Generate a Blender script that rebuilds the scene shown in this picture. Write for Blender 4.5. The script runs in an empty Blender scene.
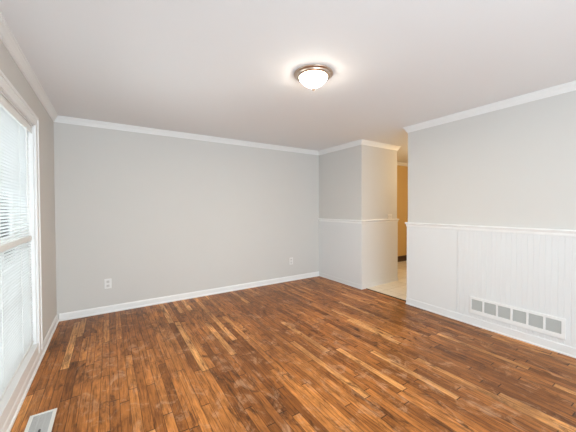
import bpy, bmesh, math, random
from mathutils import Vector, Matrix

scene = bpy.context.scene
C = scene.collection
PI = math.pi

# ------------------------------------------------------------------ camera
FPX, YAW, PITCH, ROLL, CAMZ, SHY = 277.94, 0.5717, 0.0156, -0.0044, 1.3426, -3.87
cam_data = bpy.data.cameras.new('camera')
cam = bpy.data.objects.new('camera', cam_data)
C.objects.link(cam)
cam_data.sensor_fit = 'HORIZONTAL'
cam_data.sensor_width = 36.0
cam_data.lens = FPX / 576 * 36.0
cam_data.shift_y = SHY / 576
cam_data.clip_start = 0.02
S_, C_ = math.sin(YAW), math.cos(YAW)
F = Vector((S_ * math.cos(PITCH), C_ * math.cos(PITCH), -math.sin(PITCH)))
R = Vector((C_, -S_, 0))
U = R.cross(F)
cr, sr = math.cos(ROLL), math.sin(ROLL)
R2 = R * cr + U * sr
U2 = U * cr - R * sr
m3 = Matrix((R2, U2, -F)).transposed()
cam.matrix_world = Matrix.Translation((0, 0, CAMZ)) @ m3.to_4x4()
scene.camera = cam

# ------------------------------------------------------------------ world, lights, exposure
world = bpy.data.worlds.new('world')
scene.world = world
world.use_nodes = True
bg = world.node_tree.nodes['Background']
bg.inputs['Color'].default_value = (0.94, 0.98, 1.0, 1)
bg.inputs['Strength'].default_value = 5.5

vs = scene.view_settings
vs.view_transform = 'Standard'
vs.look = 'None'
vs.exposure = -0.17
vs.gamma = 1.0
vs.use_curve_mapping = False


def area(name, loc, target, sx, sy, power, col):
    d = bpy.data.lights.new(name, 'AREA')
    d.shape = 'RECTANGLE'
    d.size, d.size_y = sx, sy
    d.energy = power
    d.color = col
    o = bpy.data.objects.new(name, d)
    C.objects.link(o)
    o.location = loc
    o.rotation_euler = (Vector(target) - Vector(loc)).to_track_quat('-Z', 'Y').to_euler()
    return o


def lamp(name, loc, power, col, size):
    d = bpy.data.lights.new(name, 'POINT')
    d.energy = power
    d.color = col
    d.shadow_soft_size = size
    o = bpy.data.objects.new(name, d)
    C.objects.link(o)
    o.location = loc
    return o


# daylight: the blind-covered window on the left, plus added fill at an invented window behind the camera
area('daylight_left_window', (-1.0, 2.45, 1.25), (3, 2.45, 0.9), 1.7, 2.2, 28, (0.95, 0.98, 1.0))
area('added_front_fill', (1.45, -3.75, 1.45), (1.45, 3, 1.25), 3.2, 1.7, 38, (0.88, 0.96, 1.0))
# added fill: unseen upward panel behind the camera that brightens the ceiling
area('added_ceiling_fill', (0.25, -2.0, 0.9), (0.2, -0.2, 2.44), 1.5, 2.0, 122, (0.62, 0.84, 1.0))
# warm lamp of the hall beyond the opening
lamp('hall_lamp_light', (5.3, 2.4, 2.2), 50, (1.0, 0.77, 0.48), 0.12)

# ------------------------------------------------------------------ dimensions
H = 2.44
XL, XR, YB, YF = -0.54, 3.472, 4.266, -3.6
YJ, YO, XS, XW = 3.172, 2.335, 4.392, 3.592      # jog corner, opening edge, stub end, far face of right wall
HX, HY = 6.9, 0.4                                 # hall limits
RAIL = 1.134
BASE = 0.088


# ------------------------------------------------------------------ helpers
class MB:
    def __init__(self):
        self.bm = bmesh.new()

    def box(self, x0, x1, y0, y1, z0, z1, bevel=0.0):
        r = bmesh.ops.create_cube(self.bm, size=1.0)
        vs_ = r['verts']
        for v in vs_:
            v.co = Vector(((x0 + x1) / 2 + v.co.x * (x1 - x0), (y0 + y1) / 2 + v.co.y * (y1 - y0),
                           (z0 + z1) / 2 + v.co.z * (z1 - z0)))
        if bevel > 0:
            es = list({e for v in vs_ for e in v.link_edges})
            bmesh.ops.bevel(self.bm, geom=es, offset=bevel, segments=2, affect='EDGES', profile=0.6)
        return self

    def sweep(self, path, profile, side=1):
        """profile: closed (offset, z) polygon carried along an XY path with mitred corners;
        offset points to the left of travel when side = 1"""
        n = len(path)
        P = [Vector(p) for p in path]
        dirs = [(P[i + 1] - P[i]).normalized() for i in range(n - 1)]
        nor = [Vector((-d.y, d.x)) * side for d in dirs]
        offs = []
        for i in range(n):
            if i == 0:
                offs.append(nor[0])
            elif i == n - 1:
                offs.append(nor[-1])
            else:
                b = nor[i - 1] + nor[i]
                offs.append(b * (2.0 / b.length_squared))
        rings = []
        for i in range(n):
            rings.append([self.bm.verts.new((P[i].x + offs[i].x * o, P[i].y + offs[i].y * o, z)) for o, z in profile])
        k = len(profile)
        for i in range(n - 1):
            for j in range(k):
                self.bm.faces.new((rings[i][j], rings[i][(j + 1) % k], rings[i + 1][(j + 1) % k], rings[i + 1][j]))
        self.bm.faces.new(rings[0])
        self.bm.faces.new(list(reversed(rings[-1])))
        return self

    def lathe(self, prof, seg=64, cx=0, cy=0):
        rings = []
        for r, z in prof:
            if r < 1e-6:
                rings.append([self.bm.verts.new((cx, cy, z))])
            else:
                rings.append([self.bm.verts.new((cx + r * math.cos(2 * PI * i / seg), cy + r * math.sin(2 * PI * i / seg), z)) for i in range(seg)])
        for a, b in zip(rings[:-1], rings[1:]):
            if len(a) == 1 and len(b) == 1:
                continue
            for i in range(seg):
                j = (i + 1) % seg
                if len(a) == 1:
                    self.bm.faces.new((a[0], b[j], b[i]))
                elif len(b) == 1:
                    self.bm.faces.new((a[i], a[j], b[0]))
                else:
                    self.bm.faces.new((a[i], a[j], b[j], b[i]))
        return self

    def tube(self, a, b, r, seg=10):
        a, b = Vector(a), Vector(b)
        d = b - a
        ret = bmesh.ops.create_cone(self.bm, cap_ends=True, segments=seg, radius1=r, radius2=r, depth=d.length)
        q = d.to_track_quat('Z', 'Y').to_matrix().to_4x4()
        bmesh.ops.transform(self.bm, matrix=Matrix.Translation((a + b) / 2) @ q, verts=ret['verts'])
        return self

    def build(self, name, mat, parent=None, loc=None, smooth=False):
        me = bpy.data.meshes.new(name)
        bmesh.ops.recalc_face_normals(self.bm, faces=self.bm.faces[:])
        if loc is not None:      # put the object's origin at loc
            bmesh.ops.translate(self.bm, verts=self.bm.verts[:], vec=-Vector(loc))
        if smooth:
            for f in self.bm.faces:
                f.smooth = True
        self.bm.to_mesh(me)
        self.bm.free()
        me.materials.append(mat)
        o = bpy.data.objects.new(name, me)
        C.objects.link(o)
        if loc is not None:
            o.location = loc
        if parent is not None:
            o.parent = parent
            if loc is not None:
                o.location = Vector(loc)
        return o


def struct(o):
    o['kind'] = 'structure'
    return o


def tag(o, label, cat, group=None):
    o['label'] = label
    o['category'] = cat
    if group:
        o['group'] = group
    return o


def empty(name, loc):
    o = bpy.data.objects.new(name, None)
    o.empty_display_size = 0.1
    C.objects.link(o)
    o.location = loc
    return o


# ------------------------------------------------------------------ materials
def srgb(r, g, b):
    def f(c):
        c /= 255
        return c / 12.92 if c <= 0.04045 else ((c + 0.055) / 1.055) ** 2.4
    return (f(r), f(g), f(b), 1)


def mat(name, col, rough=0.5, metal=0.0, bump=0.0, scale=200.0, var=0.0, spec=0.5):
    m = bpy.data.materials.new(name)
    m.use_nodes = True
    nt = m.node_tree
    b = nt.nodes['Principled BSDF']
    b.inputs['Base Color'].default_value = col
    b.inputs['Roughness'].default_value = rough
    b.inputs['Metallic'].default_value = metal
    b.inputs['Specular IOR Level'].default_value = spec
    tc = nt.nodes.new('ShaderNodeTexCoord')
    if bump > 0:
        n = nt.nodes.new('ShaderNodeTexNoise')
        n.inputs['Scale'].default_value = scale
        n.inputs['Detail'].default_value = 3
        nt.links.new(tc.outputs['Object'], n.inputs['Vector'])
        bp = nt.nodes.new('ShaderNodeBump')
        bp.inputs['Strength'].default_value = bump
        bp.inputs['Distance'].default_value = 0.002
        nt.links.new(n.outputs['Fac'], bp.inputs['Height'])
        nt.links.new(bp.outputs['Normal'], b.inputs['Normal'])
    if var > 0:
        n = nt.nodes.new('ShaderNodeTexNoise')
        n.inputs['Scale'].default_value = 3.0
        n.inputs['Detail'].default_value = 4
        nt.links.new(tc.outputs['Object'], n.inputs['Vector'])
        mx = nt.nodes.new('ShaderNodeMix')
        mx.data_type = 'RGBA'
        mx.inputs['A'].default_value = tuple(c * (1 - var) for c in col[:3]) + (1,)
        mx.inputs['B'].default_value = tuple(min(1, c * (1 + var)) for c in col[:3]) + (1,)
        nt.links.new(n.outputs['Fac'], mx.inputs['Factor'])
        nt.links.new(mx.outputs['Result'], b.inputs['Base Color'])
    return m


M_ceil = mat('ceiling_paint', (0.87, 0.875, 0.88, 1), 0.9, bump=0.15, scale=120, spec=0.2)
M_wall = mat('grey_wall_paint', (0.645, 0.628, 0.600, 1), 0.75, bump=0.12, scale=160, var=0.01, spec=0.3)
M_tan = mat('tan_hall_paint', (0.66, 0.46, 0.20, 1), 0.75, bump=0.12, scale=160, spec=0.3)
M_trim = mat('white_trim_paint', (0.83, 0.83, 0.82, 1), 0.42, bump=0.05, scale=60)
M_panel = mat('white_panel_paint', (0.725, 0.73, 0.73, 1), 0.5, bump=0.05, scale=60)
M_darkbase = mat('dark_wood_baseboard', (0.05, 0.022, 0.010, 1), 0.4, var=0.2)
M_plastic = mat('white_plastic', (0.80, 0.79, 0.77, 1), 0.35, var=0.01)
M_socket = mat('socket_plastic', (0.66, 0.64, 0.62, 1), 0.4, var=0.01)
M_slot = mat('slot_dark', (0.03, 0.03, 0.03, 1), 0.6, var=0.05)
M_vent = mat('white_vent_enamel', (0.80, 0.80, 0.79, 1), 0.4, var=0.01)
M_grille = mat('grey_grille_metal', (0.52, 0.52, 0.50, 1), 0.55, var=0.05)
M_dark = mat('duct_dark', (0.10, 0.10, 0.10, 1), 0.8, var=0.05)
M_register = mat('register_cream_enamel', (0.72, 0.71, 0.67, 1), 0.4, var=0.03)
M_louver = mat('register_louver_grey', (0.50, 0.50, 0.49, 1), 0.45, var=0.05)
M_nickel = mat('brushed_nickel', (0.62, 0.50, 0.41, 1), 0.28, metal=1.0, bump=0.05, scale=300)
M_rail = mat('blind_rail_white', (0.78, 0.78, 0.76, 1), 0.4, var=0.01)
M_cord = mat('blind_cord', (0.75, 0.75, 0.73, 1), 0.8, var=0.02)
M_brown = mat('dark_threshold_wood', (0.06, 0.03, 0.015, 1), 0.5, var=0.25)
M_screw = mat('screw_metal', (0.6, 0.6, 0.6, 1), 0.35, metal=1.0, var=0.02)


def mat_slat():
    m = bpy.data.materials.new('blind_slat_white')
    m.use_nodes = True
    nt = m.node_tree
    b = nt.nodes['Principled BSDF']
    b.inputs['Base Color'].default_value = (0.82, 0.83, 0.83, 1)
    b.inputs['Roughness'].default_value = 0.45
    t = nt.nodes.new('ShaderNodeBsdfTranslucent')
    t.inputs['Color'].default_value = (0.85, 0.87, 0.88, 1)
    mx = nt.nodes.new('ShaderNodeMixShader')
    mx.inputs[0].default_value = 0.5
    nt.links.new(b.outputs[0], mx.inputs[1])
    nt.links.new(t.outputs[0], mx.inputs[2])
    nt.links.new(mx.outputs[0], nt.nodes['Material Output'].inputs['Surface'])
    return m


def mat_glass():
    m = bpy.data.materials.new('window_glass')
    m.use_nodes = True
    nt = m.node_tree
    nt.nodes.remove(nt.nodes['Principled BSDF'])
    tr = nt.nodes.new('ShaderNodeBsdfTransparent')
    tr.inputs['Color'].default_value = (0.95, 0.98, 0.98, 1)
    gl = nt.nodes.new('ShaderNodeBsdfGlossy')
    gl.inputs['Roughness'].default_value = 0.02
    fr = nt.nodes.new('ShaderNodeFresnel')
    fr.inputs['IOR'].default_value = 1.45
    mx = nt.nodes.new('ShaderNodeMixShader')
    nt.links.new(fr.outputs[0], mx.inputs[0])
    nt.links.new(tr.outputs[0], mx.inputs[1])
    nt.links.new(gl.outputs[0], mx.inputs[2])
    nt.links.new(mx.outputs[0], nt.nodes['Material Output'].inputs['Surface'])
    return m


def mat_lampglass():
    m = bpy.data.materials.new('lit_frosted_glass')
    m.use_nodes = True
    b = m.node_tree.nodes['Principled BSDF']
    b.inputs['Base Color'].default_value = (0.9, 0.88, 0.84, 1)
    b.inputs['Roughness'].default_value = 0.3
    b.inputs['Emission Color'].default_value = (1.0, 0.90, 0.77, 1)
    b.inputs['Emission Strength'].default_value = 44.0
    return m


M_slat, M_glass, M_lampglass = mat_slat(), mat_glass(), mat_lampglass()


class NT:
    """small wrapper for writing node maths"""
    def __init__(self, m):
        m.use_nodes = True
        self.t = m.node_tree

    def n(self, typ, **kw):
        o = self.t.nodes.new(typ)
        for k, v in kw.items():
            setattr(o, k, v)
        return o

    def put(self, sock, v):
        if isinstance(v, bpy.types.NodeSocket):
            self.t.links.new(v, sock)
        else:
            sock.default_value = v

    def math(self, op, a, b=None, c=None, clamp=False):
        o = self.n('ShaderNodeMath', operation=op, use_clamp=clamp)
        for i, v in enumerate((a, b, c)):
            if v is not None:
                self.put(o.inputs[i], v)
        return o.outputs[0]

    def vec(self, x, y, z):
        o = self.n('ShaderNodeCombineXYZ')
        for i, v in enumerate((x, y, z)):
            self.put(o.inputs[i], v)
        return o.outputs[0]

    def white(self, v):
        o = self.n('ShaderNodeTexWhiteNoise', noise_dimensions='3D')
        self.put(o.inputs['Vector'], v)
        return o.outputs['Value']

    def noise(self, v, scale, detail=4, rough=0.55, dist=0.0):
        o = self.n('ShaderNodeTexNoise')
        self.put(o.inputs['Vector'], v)
        o.inputs['Scale'].default_value = scale
        o.inputs['Detail'].default_value = detail
        o.inputs['Roughness'].default_value = rough
        o.inputs['Distortion'].default_value = dist
        return o.outputs['Fac']

    def ramp(self, fac, stops):
        o = self.n('ShaderNodeValToRGB')
        cr_ = o.color_ramp
        while len(cr_.elements) < len(stops):
            cr_.elements.new(0.5)
        for e, (p, c) in zip(cr_.elements, stops):
            e.position = p
            e.color = c
        self.put(o.inputs['Fac'], fac)
        return o.outputs['Color']

    def mix(self, fac, a, b, blend='MIX'):
        o = self.n('ShaderNodeMix', data_type='RGBA', blend_type=blend)
        self.put(o.inputs['Factor'], fac)
        self.put(o.inputs['A'], a)
        self.put(o.inputs['B'], b)
        return o.outputs['Result']

    def range(self, v, a, b, c=0.0, d=1.0):
        o = self.n('ShaderNodeMapRange', clamp=True)
        self.put(o.inputs['Value'], v)
        for k, x in zip(('From Min', 'From Max', 'To Min', 'To Max'), (a, b, c, d)):
            o.inputs[k].default_value = x
        return o.outputs['Result']


def mat_planks():
    m = bpy.data.materials.new('worn_hardwood_planks')
    N = NT(m)
    b = N.t.nodes['Principled BSDF']
    tc = N.n('ShaderNodeTexCoord')
    sp = N.n('ShaderNodeSeparateXYZ')
    N.t.links.new(tc.outputs['Object'], sp.inputs[0])
    x, y = sp.outputs['X'], sp.outputs['Y']
    W = 0.058
    u = N.math('DIVIDE', N.math('ADD', x, 5.0), W)
    row = N.math('FLOOR', u)
    fu = N.math('FRACT', u)
    rr = N.white(N.vec(row, 3.7, 1.0))
    L = N.math('MULTIPLY_ADD', rr, 0.65, 0.55)
    off = N.math('MULTIPLY', N.white(N.vec(row, 8.1, 5.0)), 7.0)
    v = N.math('DIVIDE', N.math('ADD', N.math('ADD', y, 20.0), off), L)
    col = N.math('FLOOR', v)
    fv = N.math('FRACT', v)
    ident = N.vec(row, col, 2.0)
    r1 = N.white(ident)
    r2 = N.white(N.vec(row, col, 9.0))
    # colour of each board
    base = N.ramp(r1, [(0.0, srgb(126, 76, 35)), (0.2, srgb(150, 93, 45)), (0.55, srgb(168, 106, 53)),
                       (0.88, srgb(186, 122, 64)), (1.0, srgb(220, 160, 98))])
    # grain, stretched along the board and different on each
    gx = N.math('ADD', N.math('MULTIPLY', x, 75.0), N.math('MULTIPLY', r2, 40.0))
    gy = N.math('ADD', N.math('MULTIPLY', y, 4.0), N.math('MULTIPLY', r1, 60.0))
    grain = N.noise(N.vec(gx, gy, 0.0), 1.0, 6, 0.62, 0.9)
    gcol = N.ramp(grain, [(0.34, (0.42, 0.38, 0.34, 1)), (0.48, (0.95, 0.95, 0.95, 1)), (0.64, (1.32, 1.3, 1.24, 1))])
    c = N.mix(1.0, base, gcol, 'MULTIPLY')
    # broad worn areas
    br = N.noise(N.vec(x, N.math('MULTIPLY', y, 0.7), 3.0), 1.5, 3, 0.5, 0.4)
    c = N.mix(N.range(br, 0.46, 0.62, 0.0, 0.4), c, srgb(88, 52, 26))
    # dark stain patches left in the boards
    st = N.noise(N.vec(N.math('ADD', N.math('MULTIPLY', x, 7.5), N.math('MULTIPLY', r2, 0.9)), N.math('ADD', N.math('MULTIPLY', y, 3.1), N.math('MULTIPLY', r1, 2.3)), 0.0), 1.0, 7, 0.72, 1.0)
    stf = N.range(st, 0.535, 0.66, 0.0, 0.8)
    c = N.mix(stf, c, srgb(62, 33, 15))
    # mottling inside the boards
    mo = N.noise(N.vec(N.math('ADD', N.math('MULTIPLY', x, 22.0), N.math('MULTIPLY', r1, 9.0)), N.math('ADD', N.math('MULTIPLY', y, 7.0), N.math('MULTIPLY', r2, 9.0)), 1.0), 1.0, 5, 0.65, 0.8)
    c = N.mix(1.0, c, N.ramp(mo, [(0.36, (0.78, 0.77, 0.75, 1)), (0.5, (1, 1, 1, 1)), (0.62, (1.16, 1.16, 1.15, 1))]), 'MULTIPLY')
    # pale scuffs
    sc = N.noise(N.vec(N.math('MULTIPLY', x, 8.0), N.math('MULTIPLY', y, 5.0), 7.0), 1.0, 8, 0.76, 0.9)
    scf = N.range(sc, 0.535, 0.65, 0.0, 0.5)
    c = N.mix(scf, c, srgb(206, 162, 126))
    # seams
    du = N.math('MULTIPLY', N.math('MINIMUM', fu, N.math('SUBTRACT', 1.0, fu)), W)
    dv = N.math('MULTIPLY', N.math('MINIMUM', fv, N.math('SUBTRACT', 1.0, fv)), L)
    su = N.range(du, 0.0006, 0.0030, 0.75, 0.0)
    sv = N.range(dv, 0.0015, 0.005, 0.9, 0.0)
    seam = N.math('MAXIMUM', su, sv)
    c = N.mix(seam, c, srgb(46, 24, 12))
    N.t.links.new(c, b.inputs['Base Color'])
    rg = N.math('ADD', N.range(grain, 0.2, 0.8, 0.30, 0.42), N.math('MULTIPLY', scf, 0.25))
    N.t.links.new(rg, b.inputs['Roughness'])
    b.inputs['Specular IOR Level'].default_value = 0.2
    hgt = N.math('SUBTRACT', N.math('MULTIPLY', grain, 0.25), seam)
    bp = N.n('ShaderNodeBump')
    bp.inputs['Strength'].default_value = 0.35
    bp.inputs['Distance'].default_value = 0.0015
    N.t.links.new(hgt, bp.inputs['Height'])
    N.t.links.new(bp.outputs['Normal'], b.inputs['Normal'])
    return m


def mat_tiles():
    m = bpy.data.materials.new('cream_floor_tiles')
    N = NT(m)
    b = N.t.nodes['Principled BSDF']
    tc = N.n('ShaderNodeTexCoord')
    sp = N.n('ShaderNodeSeparateXYZ')
    N.t.links.new(tc.outputs['Object'], sp.inputs[0])
    x, y = sp.outputs['X'], sp.outputs['Y']
    T = 0.305
    u = N.math('DIVIDE', N.math('ADD', x, 5.09), T)
    v = N.math('DIVIDE', N.math('ADD', y, 5.02), T)
    fu, fv = N.math('FRACT', u), N.math('FRACT', v)
    d = N.math('MINIMUM', N.math('MINIMUM', fu, N.math('SUBTRACT', 1.0, fu)), N.math('MINIMUM', fv, N.math('SUBTRACT', 1.0, fv)))
    r1 = N.white(N.vec(N.math('FLOOR', u), N.math('FLOOR', v), 1.0))
    no = N.noise(tc.outputs['Object'], 9.0, 5, 0.6, 0.5)
    f = N.math('ADD', N.math('MULTIPLY', r1, 0.4), N.math('MULTIPLY', no, 0.6))
    c = N.ramp(f, [(0.2, srgb(216, 208, 192)), (0.8, srgb(236, 230, 218))])
    g = N.range(d, 0.006, 0.014, 0.8, 0.0)
    c = N.mix(g, c, srgb(160, 144, 120))
    N.t.links.new(c, b.inputs['Base Color'])
    b.inputs['Roughness'].default_value = 0.4
    return m


M_planks, M_tiles = mat_planks(), mat_tiles()

# ------------------------------------------------------------------ the setting
T = 0.16
XFL = XR + 0.085          # edge of the boards in the opening
struct(MB().box(XL - T, XFL, YF - T, YB + T, -0.08, 0.0).build('floor', M_planks))
struct(MB().box(XFL, HX + T, HY - T, YB + T, -0.08, 0.006).build('floor_hall', M_tiles))
struct(MB().box(XL - T, HX + T, YF - T, YB + T, H, H + 0.1).build('ceiling', M_ceil))

# left wall with its tall window opening
WY0, WY1, WZ0, WZ1 = 1.75, 3.195, 0.170, 2.060
w = MB()
w.box(XL - T, XL, YF - T, WY0, 0, H).box(XL - T, XL, WY1, YB, 0, H)
w.box(XL - T, XL, WY0, WY1, 0, WZ0).box(XL - T, XL, WY0, WY1, WZ1, H)
struct(w.build('wall_left', M_wall))
struct(MB().box(XL - T, XR, YB, YB + T, 0, H).build('wall_back', M_wall))
struct(MB().box(XR, XS, YJ, YB + T, 0, H).build('wall_closet', M_wall))
struct(MB().box(XR, XW, YF, YO, 0, H).build('wall_right', M_wall))
# wall behind the camera with a wide opening added to let in fill light
F0, F1, FZ0, FZ1 = -0.15, 3.05, 0.60, 2.28
w = MB()
w.box(XL, F0, YF - T, YF, 0, H).box(F1, XR + 0.12, YF - T, YF, 0, H)
w.box(F0, F1, YF - T, YF, 0, FZ0).box(F0, F1, YF - T, YF, FZ1, H)
struct(w.build('wall_front', M_wall))
# hall shell
struct(MB().box(XS, HX, YB, YB + T, 0, H).build('wall_hall_back', M_tan))
struct(MB().box(HX, HX + T, HY - T, YB + T, 0, H).build('wall_hall_right', M_tan))
struct(MB().box(XW, HX, HY - T, HY, 0, H).build('wall_hall_front', M_tan))

# crown moulding: (offset from wall, z)
CD, CP = 0.072, 0.045
crown = [(0, H), (0, H - CD), (0.008, H - CD), (0.010, H - CD + 0.010), (0.016, H - CD + 0.014),
         (0.020, H - CD + 0.026), (0.027, H - CD + 0.040), (0.036, H - CD + 0.050), (0.037, H - 0.016),
         (CP, H - 0.012), (CP, H)]
crown = [(o, z - 0.0002) for o, z in crown]
struct(MB().sweep([(XL, YF), (XL, YB), (XR, YB), (XR, YJ), (XS, YJ), (XS, YB), (HX, YB)], crown, -1).build('trim_1', M_trim))
struct(MB().sweep([(XR, YF), (XR, YO), (XW, YO), (XW, HY)], crown, 1).build('trim_2', M_trim))

# baseboards with a shoe
base = [(0, 0), (0.022, 0), (0.022, 0.012), (0.018, 0.019), (0.012, 0.021), (0.012, BASE - 0.016), (0.009, BASE - 0.008), (0.005, BASE), (0, BASE)]
struct(MB().sweep([(XL, YF), (XL, YB)], base, -1).build('baseboard_left', M_trim))
struct(MB().sweep([(XL + 0.023, YB), (XR - 0.010, YB)], base, -1).build('baseboard_back', M_trim))
PT = 0.009     # panel thickness
basep = [(0, 0), (PT + 0.010, 0), (PT + 0.010, 0.010), (PT + 0.007, 0.016), (PT + 0.005, 0.018), (PT + 0.005, BASE - 0.006), (PT + 0.002, BASE), (0, BASE)]
struct(MB().sweep([(XR, YB - 0.001), (XR, YJ), (XS, YJ), (XS, YB)], [(o, z * 0.8) for o, z in basep], -1).build('baseboard_closet', M_panel))
struct(MB().sweep([(XR, YF), (XR, YO), (XW, YO)], basep, 1).build('baseboard_right', M_panel))
struct(MB().sweep([(XS + 0.03, YB), (HX, YB)], [(0, 0.006), (0.018, 0.006), (0.018, 0.125), (0.010, 0.138), (0, 0.138)], -1).build('baseboard_hall', M_darkbase))

# wainscot
struct(MB().sweep([(XR, YB - 0.001), (XR, YJ), (XS, YJ), (XS, YB)], [(0, 0), (PT, 0), (PT, RAIL - 0.03), (0, RAIL - 0.03)], -1).build('trim_3', M_panel))


def beadboard(path_y0, path_y1, seam, pitch, groove_w, groove_d):
    """panel of grooved boards on the right wall, one extruded outline"""
    pts = []
    y = path_y0
    pts.append((0.0, y))
    pts.append((PT, y))
    grooves = []
    g = seam - pitch
    while g > path_y0 + 0.02:
        grooves.append((g, groove_w, groove_d))
        g -= pitch
    grooves.append((seam, 0.006, 0.006))
    for gy, gw, gd in sorted(grooves):
        pts += [(PT, gy - gw / 2), (PT - gd, gy - gw / 4), (PT - gd, gy + gw / 4), (PT, gy + gw / 2)]
    pts += [(PT, path_y1 + PT), (0.0, path_y1 + PT)]
    m_ = MB()
    lo = [m_.bm.verts.new((XR - o, yy, 0.0)) for o, yy in pts]
    hi = [m_.bm.verts.new((XR - o, yy, RAIL - 0.03)) for o, yy in pts]
    k = len(pts)
    for i in range(k):
        j = (i + 1) % k
        m_.bm.faces.new((lo[i], lo[j], hi[j], hi[i]))
    for ring in (lo, hi):
        fs = bmesh.ops.triangle_fill(m_.bm, use_beauty=True, edges=[m_.bm.edges.get((ring[i], ring[(i + 1) % k])) for i in range(k)])
    m_.box(XR, XW, YO, YO + PT, 0, RAIL - 0.03)
    return m_


struct(beadboard(YF, YO, 1.680, 0.044, 0.008, 0.003).build('trim_4', M_panel))
rail = [(0, RAIL - 0.058), (PT + 0.003, RAIL - 0.058), (PT + 0.006, RAIL - 0.048), (PT + 0.006, RAIL - 0.034),
        (PT + 0.010, RAIL - 0.026), (PT + 0.012, RAIL - 0.020), (PT + 0.018, RAIL - 0.016), (PT + 0.020, RAIL - 0.010),
        (PT + 0.018, RAIL - 0.003), (PT + 0.014, RAIL), (0, RAIL)]
struct(MB().sweep([(XR, YB - 0.001), (XR, YJ), (XS, YJ), (XS, YB)], rail, -1).build('trim_5', M_trim))
struct(MB().sweep([(XR, YF), (XR, YO), (XW, YO)], rail, 1).build('trim_6', M_trim))
# dark strip where the boards meet the raised tiles
struct(MB().sweep([(XFL - 0.004, YO + 0.03), (XFL - 0.004, YJ - 0.03)], [(-0.012, 0.0), (-0.010, 0.006), (-0.004, 0.0075), (0.012, 0.0075), (0.012, 0.0)], -1).build('trim_7', M_brown))

# tall left window
win = struct(empty('window_1', (XL, (WY0 + WY1) / 2, WZ0)))


def sub(m_, name, material, parent=win):
    o = m_.build(name, material)
    o.parent = parent
    o.matrix_parent_inverse = Matrix.Translation(parent.location).inverted()
    return o


cw, ct = 0.085, 0.018
j = MB()
j.box(XL, XL + ct, WY1, WY1 + cw, BASE, WZ1 + cw, 0.003)
j.box(XL, XL + ct, WY0 - cw, WY0, BASE, WZ1 + cw, 0.003)
j.box(XL, XL + ct, WY0, WY1, WZ1, WZ1 + cw, 0.003)
j.box(XL + ct, XL + ct + 0.007, WY1 + cw - 0.022, WY1 + cw, BASE, WZ1 + cw, 0.002)
j.box(XL + ct, XL + ct + 0.007, WY0 - cw, WY1 + cw, WZ1 + cw - 0.022, WZ1 + cw, 0.002)
sub(j, 'casing', M_trim)
j = MB()
j.box(XL - T, XL, WY1 - 0.014, WY1, WZ0, WZ1).box(XL - T, XL, WY0, WY0 + 0.014, WZ0, WZ1).box(XL - T, XL, WY0, WY1, WZ1 - 0.014, WZ1)
sub(j, 'jamb', M_trim)
sub(MB().box(XL - T, XL + 0.012, WY0, WY1, WZ0 - 0.016, WZ0 + 0.006, 0.003), 'sill', M_trim)
sub(MB().box(XL, XL + 0.010, WY0, WY1, BASE, WZ0 - 0.016, 0.002), 'apron', M_trim)
gy0, gy1 = WY0 + 0.014, WY1 - 0.014
ZM = 1.095
for nm, z0, z1, xo in (('lower_sash', WZ0 + 0.006, ZM + 0.022, XL - 0.100), ('upper_sash', ZM - 0.022, WZ1 - 0.014, XL - 0.130)):
    s = MB()
    s.box(xo - 0.028, xo, gy0, gy0 + 0.045, z0, z1).box(xo - 0.028, xo, gy1 - 0.045, gy1, z0, z1)
    s.box(xo - 0.028, xo, gy0 + 0.045, gy1 - 0.045, z0, z0 + 0.05).box(xo - 0.028, xo, gy0 + 0.045, gy1 - 0.045, z1 - 0.044, z1)
    ga, gb = gy0 + 0.045, gy1 - 0.045
    za, zb = z0 + 0.05, z1 - 0.044
    for i in (1, 2, 3):
        yy = ga + (gb - ga) * i / 4
        s.box(xo - 0.022, xo - 0.006, yy - 0.009, yy + 0.009, za, zb)
    zz = (za + zb) / 2
    s.box(xo - 0.022, xo - 0.006, ga, gb, zz - 0.009, zz + 0.009)
    so = sub(s, nm, M_trim)
    g = MB().box(xo - 0.016, xo - 0.012, ga, gb, za, zb).build('glass_pane', M_glass)
    g.parent = so

# invented wide window behind the camera, put in for soft fill
added_win = struct(empty('added_window', ((F0 + F1) / 2, YF, FZ0)))
j = MB()
for a, b_, c_, d_ in ((F0 - cw, F0, FZ0 - cw, FZ1 + cw), (F1, F1 + cw, FZ0 - cw, FZ1 + cw), (F0, F1, FZ1, FZ1 + cw), (F0, F1, FZ0 - cw, FZ0)):
    j.box(a, b_, YF, YF + ct, c_, d_, 0.003)
sub(j, 'casing', M_trim, added_win)
j = MB()
for k in range(4):
    xx = F0 + (F1 - F0 - 0.05) * k / 3
    j.box(xx, xx + 0.05, YF - 0.09, YF - 0.04, FZ0, FZ1)
j.box(F0, F1, YF - 0.085, YF - 0.045, FZ0, FZ0 + 0.05).box(F0, F1, YF - 0.085, YF - 0.045, FZ1 - 0.05, FZ1)
sub(j, 'frame', M_trim, added_win)

# ------------------------------------------------------------------ venetian blind in the tall window
bl = empty('venetian_blind', (XL - 0.05, (WY0 + WY1) / 2, WZ0))
tag(bl, 'white horizontal slat blind hanging in the tall window at left', 'blind')
bx = XL - 0.032
by0, by1 = gy0 + 0.006, gy1 - 0.006
sub(MB().box(bx - 0.020, bx + 0.020, by0, by1, WZ1 - 0.062, WZ1 - 0.016, 0.003), 'head_rail', M_rail, bl)
sub(MB().box(bx + 0.022, bx + 0.026, by0, by1, WZ1 - 0.078, WZ1 - 0.018, 0.001), 'valance', M_rail, bl)


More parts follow.
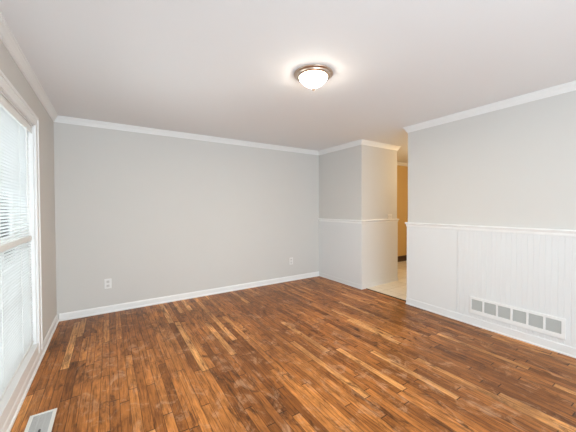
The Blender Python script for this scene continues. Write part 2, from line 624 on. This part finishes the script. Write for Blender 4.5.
def slats(z0, z1, pitch, tilt):
    m_ = MB()
    z = z1
    while z > z0:
        rings = []
        for yy in (by0 + 0.004, by1 - 0.004):
            ring = []
            for k in range(5):
                t = (k / 4 - 0.5)
                ox = t * 0.025
                oz = 0.0022 * (1 - (2 * t) ** 2)
                ring.append(m_.bm.verts.new((bx + ox * math.cos(tilt) - oz * math.sin(tilt), yy, z + ox * math.sin(tilt) + oz * math.cos(tilt))))
            rings.append(ring)
        for k in range(4):
            m_.bm.faces.new((rings[0][k], rings[0][k + 1], rings[1][k + 1], rings[1][k]))
        z -= pitch
    return m_


ZR0, ZR1 = 1.078, 1.118
s = slats(ZR1 + 0.012, WZ1 - 0.085, 0.0215, math.radians(42))
so = sub(s, 'slats', M_slat, bl)
so.modifiers.new('thickness', 'SOLIDIFY').thickness = 0.0006
sub(MB().box(bx - 0.014, bx + 0.016, by0, by1, ZR0, ZR1 - 0.016, 0.003).box(bx - 0.018, bx + 0.012, by0, by1, ZR1 - 0.018, ZR1, 0.003), 'middle_rail', M_rail, bl)
ZBOT = 0.195
s = slats(ZBOT + 0.03, ZR0 - 0.012, 0.0215, math.radians(-10))
so = sub(s, 'slats', M_slat, bl)
so.modifiers.new('thickness', 'SOLIDIFY').thickness = 0.0006
sub(MB().box(bx - 0.013, bx + 0.013, by0, by1, ZBOT, ZBOT + 0.018, 0.003), 'bottom_rail', M_rail, bl)
for yy in (by0 + 0.12, (by0 + by1) / 2 - 0.1, by1 - 0.34, by1 - 0.10):
    c_ = MB()
    for dx in (-0.0135, 0.0135):
        c_.tube((bx + dx, yy, ZBOT + 0.015), (bx + dx, yy, WZ1 - 0.06), 0.0010, 6)
    sub(c_, 'ladder_cord', M_cord, bl)
sub(MB().tube((bx + 0.032, by1 - 0.22, 1.25), (bx + 0.032, by1 - 0.22, WZ1 - 0.075), 0.004, 8), 'tilt_wand', M_rail, bl)

# ------------------------------------------------------------------ flush ceiling light
LX, LY = 1.42, 1.815
lt = empty('ceiling_light', (LX, LY, H))
tag(lt, 'round flush ceiling light with nickel rim and lit frosted glass bowl', 'ceiling light')
pan = [(0.0, H - 0.0005), (0.151, H - 0.0005), (0.157, H - 0.002), (0.160, H - 0.007), (0.158, H - 0.012), (0.151, H - 0.015),
       (0.144, H - 0.016), (0.142, H - 0.020), (0.140, H - 0.027), (0.134, H - 0.032), (0.126, H - 0.034), (0.119, H - 0.035), (0.115, H - 0.034), (0.0, H - 0.026)]
sub(MB().lathe(pan, 72, LX, LY), 'rim', M_nickel, lt)
for p in lt.children:
    for f in p.data.polygons:
        f.use_smooth = True
dome = [(0.1145, H - 0.033)]
for k in range(1, 17):
    t = k / 16
    dome.append((0.1145 * (1 - t ** 1.6) ** 0.9 if k < 16 else 0.0, H - 0.033 - 0.090 * t))
o = sub(MB().lathe(dome, 72, LX, LY), 'glass_shade', M_lampglass, lt)
for f in o.data.polygons:
    f.use_smooth = True
dl = bpy.data.lights.new('ceiling_light_bulbs', 'AREA')
dl.shape = 'DISK'
dl.size = 0.16
dl.energy = 28
dl.color = (1.0, 0.86, 0.68)
do = bpy.data.objects.new('ceiling_light_bulbs', dl)
C.objects.link(do)
do.location = (LX, LY, H - 0.145)
zf = H - 0.1222
fin = [(0.0, zf + 0.001), (0.015, zf), (0.016, zf - 0.003), (0.009, zf - 0.005), (0.007, zf - 0.008), (0.010, zf - 0.011), (0.010, zf - 0.014), (0.004, zf - 0.018), (0.0, zf - 0.019)]
o = sub(MB().lathe(fin, 24, LX, LY), 'finial', M_nickel, lt)
for f in o.data.polygons:
    f.use_smooth = True


# ------------------------------------------------------------------ outlets on the back wall
def outlet(cx, cz):
    root = empty('electrical_outlet', (cx, YB, cz - 0.0635))
    pw, ph = 0.078, 0.126
    o_ = sub(MB().box(cx - pw / 2, cx + pw / 2, YB - 0.007, YB, cz - ph / 2, cz + ph / 2, 0.003), 'cover_plate', M_plastic, root)
    for s_ in (-1, 1):
        zc = cz + s_ * 0.0265
        r = sub(MB().box(cx - 0.017, cx + 0.017, YB - 0.0095, YB - 0.007, zc - 0.0165, zc + 0.0165, 0.0012), 'socket', M_socket, root)
        q = MB()
        q.box(cx - 0.009, cx - 0.007, YB - 0.0101, YB - 0.0094, zc - 0.002, zc + 0.008)
        q.box(cx + 0.007, cx + 0.009, YB - 0.0101, YB - 0.0094, zc - 0.002, zc + 0.008)
        q.box(cx - 0.002, cx + 0.002, YB - 0.0101, YB - 0.0094, zc - 0.011, zc - 0.006)
        h = q.build('slot', M_slot)
        h.parent = r
    sub(MB().tube((cx, YB - 0.0083, cz), (cx, YB - 0.006, cz), 0.0035, 12), 'screw', M_screw, root)
    return root


tag(outlet(-0.024, 0.374), 'white outlet plate on the grey back wall, nearer the tall window', 'outlet', 'wall outlets')
tag(outlet(2.806, 0.362), 'white outlet plate on the grey back wall, nearer the white-panelled corner', 'outlet', 'wall outlets')

# light switch just above the chair rail on the stub wall
sx = 4.183
sw = empty('light_switch', (sx, YJ, RAIL))
tag(sw, 'small white switch plate just above the chair rail beside the opening', 'light switch')
sub(MB().box(sx - 0.058, sx + 0.058, YJ - 0.006, YJ, RAIL + 0.001, RAIL + 0.090, 0.002), 'cover_plate', M_plastic, sw)
for dx in (-0.024, 0.024):
    sub(MB().box(sx + dx - 0.005, sx + dx + 0.005, YJ - 0.014, YJ - 0.006, RAIL + 0.036, RAIL + 0.056, 0.001), 'toggle', M_plastic, sw)

# ------------------------------------------------------------------ return-air grille low on the right wall
vy0, vy1, vz0, vz1 = 0.742, 1.531, 0.138, 0.326
XV = XR - PT
vt = empty('return_air_vent', (XV, (vy0 + vy1) / 2, vz0))
tag(vt, 'long white return air vent with six grey screens low on the white panelling', 'air vent')
pz0, pz1 = 0.180, 0.298
pans = []
for k in range(6):
    a = 1.518 - k * 0.1277
    pans.append((a - 0.109, a))
fr = MB()
xt = XV - 0.013
fr.box(xt, XV, vy0, vy1, vz0, pz0, 0.002).box(xt, XV, vy0, vy1, pz1, vz1, 0.002)
edges = [vy1] + [v for p in pans for v in (p[1], p[0])] + [vy0]
for k in range(0, len(edges), 2):
    fr.box(xt, XV, edges[k + 1], edges[k], pz0 - 0.003, pz1 + 0.003, 0.0015)
sub(fr, 'frame', M_vent, vt)
sub(MB().box(XV - 0.002, XV - 0.0002, vy0 + 0.01, vy1 - 0.01, vz0 + 0.03, vz1 - 0.02), 'backing', M_dark, vt)
for a, b_ in pans:
    g = MB()
    n = 14
    for k in range(n):
        zc = pz0 + (k + 0.5) * (pz1 - pz0) / n
        vs_ = [g.bm.verts.new(p) for p in ((xt + 0.003, a, zc - 0.0034), (xt + 0.003, b_, zc - 0.0034), (XV - 0.003, b_, zc + 0.0036), (XV - 0.003, a, zc + 0.0036))]
        g.bm.faces.new(vs_)
    go = sub(g, 'grille', M_grille, vt)
    go.modifiers.new('thickness', 'SOLIDIFY').thickness = 0.0009

# ------------------------------------------------------------------ floor register by the left wall
rx0, rx1, ry0, ry1 = -0.446, -0.309, 2.085, 2.395
rg = empty('floor_register', ((rx0 + rx1) / 2, (ry0 + ry1) / 2, 0.0))
tag(rg, 'cream metal floor vent set in the boards below the window', 'floor vent')
rim = 0.020
f_ = MB()
f_.box(rx0, rx0 + rim, ry0, ry1, 0.0005, 0.0065, 0.002).box(rx1 - rim, rx1, ry0, ry1, 0.0005, 0.0065, 0.002)
f_.box(rx0 + rim * 0.8, rx1 - rim * 0.8, ry0, ry0 + rim, 0.0005, 0.0065, 0.002).box(rx0 + rim * 0.8, rx1 - rim * 0.8, ry1 - rim, ry1, 0.0005, 0.0065, 0.002)
sub(f_, 'frame', M_register, rg)
l_ = MB()
k = ry0 + rim + 0.002
while k < ry1 - rim - 0.006:
    l_.box(rx0 + rim, rx1 - rim, k, k + 0.0062, 0.0008, 0.0045)
    k += 0.0088
for xx in (rx0 + rim + 0.030, rx1 - rim - 0.034):
    l_.box(xx, xx + 0.004, ry0 + rim, ry1 - rim, 0.0009, 0.0048)
sub(l_, 'louvers', M_louver, rg)
sub(MB().box(rx0 + rim * 0.5, rx1 - rim * 0.5, ry0 + rim * 0.5, ry1 - rim * 0.5, 0.0003, 0.0007), 'damper', M_dark, rg)
sub(MB().box(rx0 + 0.072, rx0 + 0.082, ry0 + 0.095, ry0 + 0.125, 0.003, 0.013, 0.002), 'lever', M_dark, rg)
